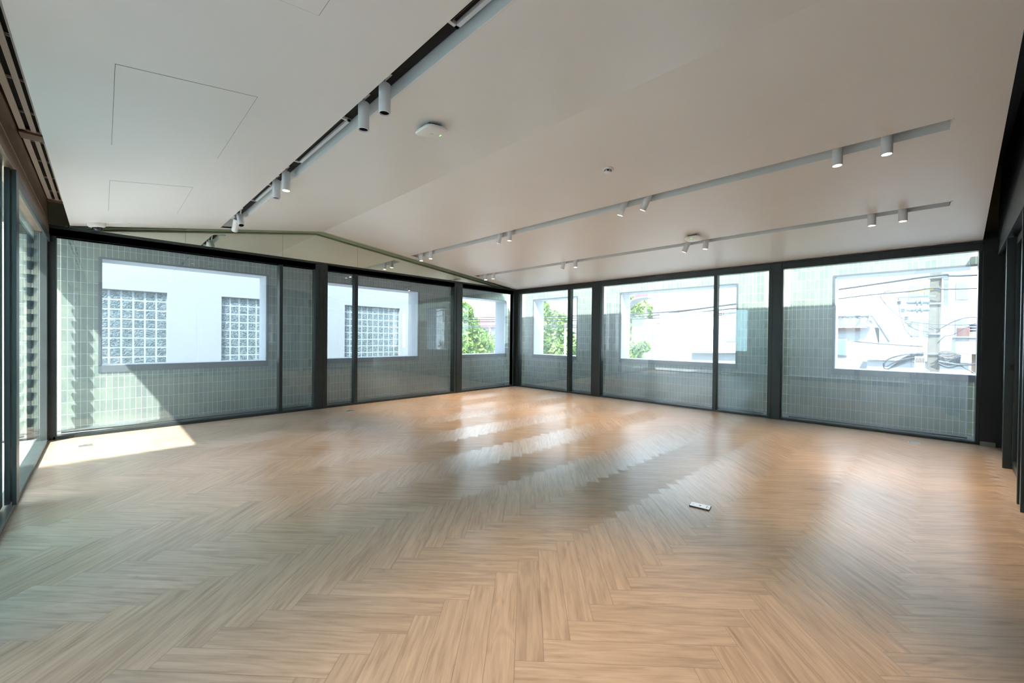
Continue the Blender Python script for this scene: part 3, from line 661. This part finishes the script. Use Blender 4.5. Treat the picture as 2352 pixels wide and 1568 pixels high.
# ------------------------------------------------------------------ things on the floor
a_ = Vector((3.19, 1.134)); c_ = Vector((3.168, .989)); cx, cy = 3.234, 1.058; th = math.radians(-3)
t = thing('smartphone', (cx, cy, 0), 'white-screened smartphone lying face up on the plank floor', 'phone')
m_ = Matrix.Translation((cx, cy, 0)) @ Matrix.Rotation(math.atan2(-.135, .02) , 4, 'Z')
MB().box(-.073, -.045, .0, .073, .045, .0085, .004, m_).build('phone_case', 'phone_body', t, smooth=True)
MB().box(-.069, -.041, .0080, .069, .041, .0090, .0004, m_).build('screen', 'screen', t)
for q in ((-.006, -.009, .006, .009), (.045, -.024, .050, .024), (.058, -.012, .060, .012), (-.052, -.006, -.047, .006)): MB().box(q[0], q[1], .0090, q[2], q[3], .0094, 0, m_).build('screen_icon', 'ink', t)
def fbox(x, y, a_, lab, r=0):
    t = thing('floor_outlet', (x, y, 0), lab, 'floor outlet', 'flush floor outlet boxes'); m_ = Matrix.Translation((x, y, 0)) @ Matrix.Rotation(r, 4, 'Z')
    MB().box(-a_, -a_, 0, a_, a_, .003, .001, m_).build('outlet_frame', 'steel', t)
    MB().box(-a_ * .85, -a_ * .85, .003, a_ * .85, a_ * .85, .0045, .001, m_).build('lid', 'steel', t)
    MB().box(-.012, a_ * .85 - .02, .0045, .012, a_ * .85 - .008, .0055, 0, m_).build('latch', 'frame', t)
fbox(-.14, 6.72, .058, 'square metal floor outlet in the sunlit corner at the left', .05)
fbox(3.0, 6.79, .058, 'square metal floor outlet beside the post left of centre', .05)
fbox(7.28, -.225, .058, 'square metal floor outlet near the window with the utility pole')

# ------------------------------------------------------------------ white neighbour building with glass block windows
bl = thing('neighbour_building', (3, 11.45, -3.6), 'white building with glass block windows behind the left-hand openings', 'building')
b = MB(); YB = 11.3; wins = [(-.81, .965), (1.923, 3.70), (4.81, 6.565)]; z0, z1 = .44, 2.20; cur = -7
for a_, c_ in wins:
    b.box(cur, YB, -3.6, a_, YB + .3, 8); b.box(a_, YB, -3.6, c_, YB + .3, z0); b.box(a_, YB, z1, c_, YB + .3, 8); cur = c_
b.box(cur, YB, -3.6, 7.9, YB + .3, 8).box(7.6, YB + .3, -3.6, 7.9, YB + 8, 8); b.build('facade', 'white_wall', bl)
for a_, c_ in wins:
    wv = MB().box(a_, YB + .06, z0, c_, YB + .14, z1).build('glass_block_window', 'mortar', bl)
    b = MB(); nc = round((c_ - a_) / .1775); sx = (c_ - a_) / nc; nr = round((z1 - z0) / .196); sz = (z1 - z0) / nr
    for i in range(nc):
        for j in range(nr): b.box(a_ + i * sx + .017, YB + .054, z0 + j * sz + .017, a_ + (i + 1) * sx - .017, YB + .10, z0 + (j + 1) * sz - .017, .004)
    b.build('glass_blocks', 'gblock', wv)
tag(MB().box(-60, -60, -3.75, 90, 90, -3.6).build('street_ground', 'ground'), kind='structure')

# ------------------------------------------------------------------ street: pole, cables, houses
pt = thing('utility_pole', (11.5, -.60, -3.6), 'pale concrete utility pole carrying transformers and cables', 'utility pole')
b = MB().prism([(11.36, -.68 , -3.6), (11.64, -.68, -3.6), (11.64, -.40, -3.6), (11.36, -.40, -3.6)], (0, 0, .01))
bm = b.bm; A = [bm.verts.new(p) for p in ((11.40, -.675, -3.6), (11.60, -.675, -3.6), (11.60, -.475, -3.6), (11.40, -.475, -3.6))]; B = [bm.verts.new(p) for p in ((11.43, -.70, 4.6), (11.57, -.70, 4.6), (11.57, -.565, 4.6), (11.43, -.565, 4.6))]
bm.faces.new(A[::-1]); bm.faces.new(B)
for i in range(4): bm.faces.new((A[i], A[(i + 1) % 4], B[(i + 1) % 4], B[i]))
b.build('shaft', 'conc', pt)
for z in (1.445, 1.05, 2.05, 2.56): MB().box(11.385, -.70, z, 11.61, -.50, z + .03, .004).build('band', 'steel', pt)
MB().box(11.36, -.78, 2.02, 11.40, -.72, 2.66, .004).build('bracket', 'steel', pt)
MB().box(11.35, -.79, 2.52, 11.395, -.70, 2.66, .01).build('clamp', 'steel', pt)
for zc in (2.11, 1.96):
    d_ = MB(); d_.lathe([(0, 0), (.045, 0), (.05, .02), (.05, .09), (.075, .10), (.075, .12), (.04, .13), (.04, .15), (.075, .16), (.075, .18), (.04, .19), (.05, .26), (.03, .32), (0, .33)], Matrix.Translation((11.36, -.53, zc)) @ Matrix.Rotation(-PI / 2, 4, 'X'), 18).build('insulator_drum', 'ceramic', pt, smooth=True)
for zc in (2.06, 1.90, 1.74, 1.60): MB().lathe([(0, 0)] + [(r, .012 * i) for i, r in enumerate((.02, .045, .02, .045, .02, .045, .02, .045, .02))] + [(0, .10)], Matrix.Translation((11.45, -.10 - (2.06 - zc) * .35, zc)), 14).build('insulator', 'ceramic', pt, smooth=True)
MB().box(11.42, -.62, 2.20, 11.46, -.06, 2.235).build('crossarm', 'steel', pt)
b = MB()
b.tube([(11.44, -.09, 2.2), (11.44, -.11, 1.9), (11.44, -.2, 1.55), (11.44, -.3, 1.4)], .006); b.build('drop_lead', 'wire2', pt)
t = thing('meter_box', (11.3, -.41, .70), 'small white louvred box fixed low on the utility pole', 'box')
MB().box(11.0, -.47, .60, 11.14, -.33, .92, .01).build('housing', 'white', t)
MB().box(11.10, -.54, .70, 11.398, -.44, .76, .004).build('bracket', 'steel', t)
b = MB()
for k in range(6): b.box(10.995, -.455 + k * .02, .90, 11.0, -.447 + k * .02, 1.0)
MB().box(11.0, -.47, .925, 11.14, -.335, 1.02, .005).build('vent_hood', 'white', t); b.build('louvre', 'black', t)
NC = 0
def cable(pts, r, label, mt_='wire', n=14, sag=0, name='power_cable', group='overhead cables across the street'):
    pts = [Vector(p) for p in pts]
    if len(pts) == 2:
        a, c = pts; q = [a.lerp(c, i / n) - Vector((0, 0, sag * 4 * (i / n) * (1 - i / n))) for i in range(n + 1)]
    else:
        q = []
        for i in range(len(pts) - 1):
            p0, p1, p2, p3 = pts[max(i - 1, 0)], pts[i], pts[i + 1], pts[min(i + 2, len(pts) - 1)]
            for k in range(6):
                s = k / 6; q.append(.5 * ((2 * p1) + (p2 - p0) * s + (2 * p0 - 5 * p1 + 4 * p2 - p3) * s * s + (3 * p1 - p0 - 3 * p2 + p3) * s ** 3))
        q.append(pts[-1])
    global NC; NC += 1; dx = (NC % 9 - 4) * .022 if q[0].x < 11.45 and len(pts) > 2 else 0; q = [p + Vector((dx, 0, 0)) for p in q]
    o = MB().tube(q, r * 1.3, 6).build(name, mt_); return tag(o, label, 'cable', group)
X1 = 11.32
cable([(X1, 5.0, 2.02), (X1, .857, 2.445), (X1, -.645, 2.603), (X1, -1.17, 2.56), (X1, -5, 2.55)], .016, 'thick upper cable running past the top of the utility pole')
o = cable([(X1, 5.0, 1.75), (X1, .857, 2.24), (X1, -.20, 2.32), (X1, -.60, 2.36), (X1, -1.17, 2.314), (X1, -5, 2.30)], .010, 'thinner cable below the top one, with a yellow sleeve')
MB().tube([(X1, -.20, 2.321), (X1, -.58, 2.358)], .019, 10).build('cable_sleeve', 'yellow', o)
cable([(X1, .6, 1.31), (X1, -.45, 1.22)], .012, 'grey cable crossing in front of the lower house roof', 'wire2', sag=.01)
cable([(X1, -.62, 1.55), (X1, -.3, 1.68), (X1, -.22, 1.72), (X1, .0, 1.95), (X1, .18, 2.25), (X1, .05, 2.36), (X1, -.03, 2.30)], .006, 'thin looped lead left of the utility pole', 'wire2')
cable([(X1, -.18, 1.72), (X1, -.35, 1.56), (X1, -.55, 1.50)], .007, 'lead from the stacked insulators to the pole', 'wire2')
cable([(X1, -.22, 1.72), (X1, -.6, 1.66), (X1, -1.0, 1.64), (X1, -1.2, 1.68)], .007, 'lead crossing behind the pole towards the right insulators', 'wire2')
cable([(X1, -.66, 1.55), (X1, -.85, 1.70), (X1, -1.05, 1.78), (X1, -1.3, 1.77)], .008, 'curved cable rising to the right of the pole', 'wire2')
cable([(X1, -.66, 1.30), (X1, -.75, 1.42), (X1, -.85, 1.45), (X1, -1.0, 1.58)], .006, 'thin cable climbing to the right transformer', 'wire2')
cable([(X1, -.46, 1.08), (X1, -.2, 1.05), (X1, .02, .96), (X1, .10, .85), (X1, .06, .80), (X1, -.1, .92), (X1, -.42, 1.02)], .012, 'heavy cable loop hanging left of the pole', 'wire2')
cable([(X1, .12, .86), (X1, .06, .74), (X1, -.3, .93), (X1, -.45, 1.0)], .009, 'inner cable loop left of the pole', 'wire2')
for k in range(9):
    z = 1.10 - .022 * k; cable([(X1, -.66, z), (X1, -.78 - .02 * k, z + .03 - .012 * k), (X1, -.95, z - .05), (X1, -.80, z - .11), (X1, -.66, z - .05)], .007, 'one of the coiled cables bundled right of the pole', 'wire2', group='coiled cables right of the pole')
for k in range(7):
    cable([(X1, -.46, 1.10 - .01 * k), (X1, -.30 + .015 * k, 1.06 - .03 * k), (X1, -.12 + .03 * k, .93 - .035 * k)], .008, 'one of the fanned cables left of the louvred box', 'wire2', group='fanned cables left of the pole')
cable([(X1, -.66, .93), (X1, -1.0, .88), (X1, -1.4, 1.0)], .010, 'cable running right from the coiled bundle')
cable([(X1, -.9, .9), (X1, -1.1, .75), (X1, -1.3, .6)], .008, 'cable dropping away at the lower right of the pole', 'wire2')
for k in range(3):
    cable([(9.6, 11.5, 2.05 - .08 * k), (10.6, 5.4, 2.02 - .07 * k), (10.9, 2.6, 2.20 - .10 * k), (10.6, .95, 2.22 - .1 * k)], .012, ('topmost of three', 'middle of three', 'lowest of three')[k] + ' parallel cables across the middle right-hand opening')
for k, zz in enumerate((2.05, 1.98, 1.92)): cable([(9.0, 17.6, zz - .12), (13.5, 17.4, zz - .08), (15.8, 15.4, zz - .05), (16.34, 12.1, zz - .06), (16.2, 9.6, zz - .15)], .018, ('upper', 'middle', 'lower')[k] + ' pale cable in front of the trees by the far corner', 'wire2')
# right-hand transformer
t = thing('transformer_box', (13.5, -1.25, 0), 'pale grey transformer box with finned insulator right of the pole', 'transformer')
MB().box(13.2, -1.75, 1.05, 13.9, -1.02, 1.40, .02).build('tank', 'white_wall', t); MB().box(13.15, -1.80, 1.40, 13.95, -.98, 1.44, .01).build('lid', 'steel', t)
MB().lathe([(0, 1.50)] + [(r, 1.50 + .03 * i) for i, r in enumerate((.04, .12, .05, .12, .05, .12, .05, .12, .04))] + [(0, 1.80)], Matrix.Translation((13.4, -1.30, 0)), 16).build('finned_insulator', 'ceramic', t, smooth=True)
MB().box(13.3, -1.25, 1.44, 13.5, -1.05, 1.64, .02).build('terminal', 'ceram_br', t)
MB().box(13.2, -1.8, .55, 13.9, -1.6, 1.05).build('mounting_frame', 'wire2', t)
MB().cyl((13.55, -1.40, -3.6), (13.55, -1.40, 1.05), .11, .10, 14).build('support_post', 'conc', t, smooth=True)
# tiled house
def sheet(b, A, B, C, D, n, amp, rows=1):
    """corrugated sheet between bottom edge A-B and top edge D-C"""
    bm = b.bm; A, B, C, D = map(Vector, (A, B, C, D)); nn = (B - A).cross(D - A).normalized(); m2 = rows + 1; V = []
    for j in range(m2):
        row = []
        for i in range(n * 6 + 1):
            s = i / (n * 6); p = A.lerp(B, s).lerp(D.lerp(C, s), j / rows); row.append(bm.verts.new(p + nn * amp * math.sin(2 * PI * i / 6)))
        V.append(row)
    for j in range(rows):
        for i in range(n * 6): bm.faces.new((V[j][i], V[j][i + 1], V[j + 1][i + 1], V[j + 1][i]))
    r = bmesh.ops.extrude_face_region(bm, geom=[f for f in bm.faces if all(v in sum(V, []) for v in f.verts)]) if False else None
    return b
h_ = thing('tiled_house', (20.5, 2.5, -3.6), 'white house with grey pantile roof seen left of the utility pole', 'house')
MB().prism([(18.1, 3.7, -3.6), (18.1, .30, -3.6), (18.1, .30, 1.78), (18.1, 3.7, 1.78)], (1.9, 0, 0)).build('wall', 'white_wall', h_)
MB().prism([(18.1, .31, 1.2), (18.1, 0.05, 1.2), (18.1, .50, 2.16)], (.15, 0, 0)).build('gable', 'white_wall', h_)
b = MB(); sheet(b, (17.8, 3.75, 1.80), (17.8, .62, 1.80), (19.0, .50, 2.19), (19.0, 3.75, 2.19), 12, .03, 3); b.build('front_roof', 'rooftile', h_)
MB().prism([(17.85, .62, 1.78), (17.85, .52, 1.74), (18.9, .44, 2.2), (18.9, .56, 2.22)], (0, .01, .06)).build('verge', 'rooftile', h_)
MB().tube([(18.9, 3.75, 2.22), (18.9, .50, 2.22)], .05, 8).build('ridge_cap', 'rooftile', h_)
MB().tube([(18.2, .50, 2.20), (18.2, .27, 1.78), (18.2, .04, 1.30)], .055, 6).build('hip_cap', 'rooftile', h_)
MB().box(17.95, .78, 1.66, 18.1, 3.7, 1.78).build('fascia', 'ceram_br', h_)
wv = MB().box(18.04, 1.11, .80, 18.1, 2.2, 1.38, .005).build('window', 'white_wall', h_); MB().box(18.02, 1.15, .83, 18.045, 2.15, 1.35).build('shutter', 'teal', wv)
h_ = thing('low_shed', (18, 0, -3.6), 'low lean-to with weathered corrugated roof below the cables', 'shed')
MB().box(16.8, -2.2, -3.6, 17.9, .55, .70).build('wall', 'white_wall', h_)
b = MB(); sheet(b, (16.65, .58, .76), (16.65, -2.2, .78), (17.75, -2.2, 1.16), (17.75, .48, 1.18), 22, .02, 2); b.build('corrugated_roof', 'roofsheet2', h_)
h_ = thing('apartment_block', (26, -3.5, -3.6), 'pale apartment block with small windows behind the utility pole', 'building')
MB().box(26, -9, -3.6, 34, .3, 7.5).build('wall', 'white_wall', h_)
for y in (-.75, -1.25, -2.2, -3.1):
    for z in (-.2, 1.6, 3.2, 4.8):
        wv = MB().box(25.95, y - .18, z, 26.0, y + .18, z + .75).build('window', 'grey_wall', h_); MB().box(25.93, y - .15, z + .04, 25.955, y + .15, z + .71).build('pane', 'winglass', wv)
h_ = thing('blank_white_building', (24, 7, -3.6), 'stained blank white building filling the middle right-hand opening', 'building')
MB().box(20.6, 4.2, -3.6, 30, 9.3, 5.2).build('wall', 'grey_wall', h_)
MB().box(20.1, 9.32, -3.6, 22, 10.25, 2.44).build('annex', 'white_wall', h_)
MB().box(20.54, 6.2, 1.68, 20.6, 7.2, 1.85, .005).build('window', 'winglass', h_)
MB().box(20.3, 4.2, .6, 20.6, 5.6, 1.2).build('balcony', 'white_wall', h_)
MB().box(20.5, 5.0, 1.25, 20.6, 5.7, 1.6).build('recess', 'winglass', h_)
h_ = thing('curved_canopy', (19.5, 9.6, -3.6), 'curved white canopy roof in front of the trees', 'canopy')
b = MB(); arc = [(19.2, 9.0 + 1.35 * k / 8, 2.98 + .52 * math.sin(PI / 2 * (1 - (k / 8) ** 1.6))) for k in range(9)]; b.prism(arc + [(p[0], p[1], p[2] - .06) for p in reversed(arc)], (.85, 0, 0)); b.build('canopy_skin', 'white_wall', h_)
for y in (9.1, 10.2): MB().cyl((19.3, y, -3.6), (19.3, y, 2.95), .05).build('post', 'steel', h_)
MB().box(19.9, 9.35, 3.52, 20.05, 10.0, 3.80).build('sign_board', 'redpaint', h_)
h_ = thing('grey_roofed_garage', (18, 6, -3.6), 'low building with a flat grey roof in front of the blank white building', 'building')
MB().box(17.6, 4.1, -3.6, 19.9, 6.2, .75).build('wall', 'white_wall', h_)
MB().prism([(17.4, 6.5, .74), (17.4, 4.0, .80), (19.0, 4.0, 1.18), (19.0, 5.8, 1.10)], (0, 0, .04)).build('roof', 'grey_wall', h_)
h_ = thing('corner_house', (23, 25, -3.6), 'house with a striped reddish roof edge behind the trees at the far corner', 'house')
MB().box(21.4, 24.0, -3.6, 27, 30, 2.2).build('wall', 'grey_wall', h_)
b = MB(); sheet(b, (20.8, 23.6, 2.15), (24, 23.6, 2.15), (24, 25.5, 2.9), (21.6, 25.5, 2.9), 10, .05, 2); b.build('striped_roof', 'redpaint', h_)
# lamp post
t = thing('street_lamp', (20.4, 22, -3.6), 'slim white street lamp pole with curved arm in front of the trees', 'street lamp')
MB().cyl((20.4, 22, -3.6), (20.4, 22, 2.1), .07, .05, 12).build('pole', 'white', t); MB().tube([(20.4, 22, 2.1), (20.5, 22, 2.6), (20.8, 22, 3.0), (21.4, 22, 3.05)], .035, 8).build('arm', 'steel', t); MB().box(21.3, 21.9, 2.98, 21.8, 22.1, 3.06, .02).build('lamp_head', 'steel', t)
t = thing('banner_pole', (16.5, 12.1, -3.6), 'pale pole standing right of the tree behind the narrow opening', 'pole')
MB().cyl((16.5, 12.1, -3.6), (16.5, 12.1, 2.1), .06, .05, 12).build('pole', 'white', t)
b = MB()
for k in range(12): b.tube([(16.5 + .09 * math.cos(a_), 12.1 + .09 * math.sin(a_), -3 + .4 * k) for a_ in (0, 1, 2, 3, 4, 5, 6.28)], .01, 5)
b.build('step_ring', 'white', t)

# trees
def tree(name, base, crown, n, seed, label, leafsize=.16):
    random.seed(seed); t = thing(name, base, label, 'tree', 'trees beyond the openings'); bx, by, bz = base
    b = MB(); bm = b.bm
    for (cx, cy, cz_, rx, rz) in crown:
        for i in range(n):
            while True:
                v = Vector((random.uniform(-1, 1), random.uniform(-1, 1), random.uniform(-1, 1)))
                if .25 < v.length < 1: break
            if noise.noise(v * 2.2 + Vector((seed, cx, cy))) < -.12: continue
            c = Vector((cx + v.x * rx, cy + v.y * rx, cz_ + v.z * rz)); nrm = Vector((random.gauss(0, 1), random.gauss(0, 1), random.gauss(.5, 1))).normalized()
            x = nrm.orthogonal().normalized(); x.rotate(Matrix.Rotation(random.random() * 6.28, 3, nrm)); y = nrm.cross(x); s = leafsize * random.uniform(.6, 1.3)
            vs = [bm.verts.new(c + x * s), bm.verts.new(c + y * s * .42 + nrm * s * .1), bm.verts.new(c - x * s), bm.verts.new(c - y * s * .42 + nrm * s * .1)]
            bm.faces.new(vs)
    me = bpy.data.meshes.new('foliage'); bm.to_mesh(me); bm.free(); me.materials.append(MAT['leaf'])
    o = bpy.data.objects.new('foliage', me); COL.objects.link(o); o.parent = t; o.matrix_parent_inverse = Matrix.Translation(-Vector(base))
    b = MB().cyl(base, (bx, by, bz + 3.4), .22, .15, 12)
    for (cx, cy, cz_, rx, rz) in crown: b.tube([(bx, by, bz + 3.0), ((bx + cx) / 2, (by + cy) / 2, (bz + 3.2 + cz_) / 2), (cx, cy, cz_ + rz * .4)], .07, 7)
    b.build('trunk', 'bark', t, smooth=True)
tree('tree', (17.8, 21.4, -3.6), [(17.6, 21.5, .9, 2.2, 1.4), (18.6, 21.8, .7, 1.6, 1.2), (17.2, 21.5, 2.0, 1.4, 1.1), (17.0, 21.3, 3.0, .9, .8)], 2600, 3, 'bushy green tree seen in the opening left of the far corner')
tree('tree', (18.5, 14.0, -3.6), [(18.3, 14.3, .9, 1.5, 1.3), (18.7, 15.2, .9, 1.3, 1.3), (18.5, 14.5, 2.1, 1.0, .9), (18.6, 15.5, 2.9, .6, .8), (18.3, 13.6, .7, 1.0, 1.0)], 2200, 5, 'light green tree seen in the opening right of the far corner')
tree('tree', (24.5, 12.9, -3.6), [(24.5, 13.1, 2.1, 1.4, 1.6), (24.5, 12.3, 3.3, 1.2, .9), (24.5, 11.8, 2.6, 1.1, 1.0)], 2000, 8, 'green tree behind the curved canopy')
tree('tree', (17.2, 8.9, -3.6), [(17.2, 8.75, .70, .55, .55), (17.2, 8.25, .95, .35, .25), (17.2, 9.1, .2, .9, .6)], 900, 9, 'young bright green tree at the lower left of the middle right-hand opening', .12)
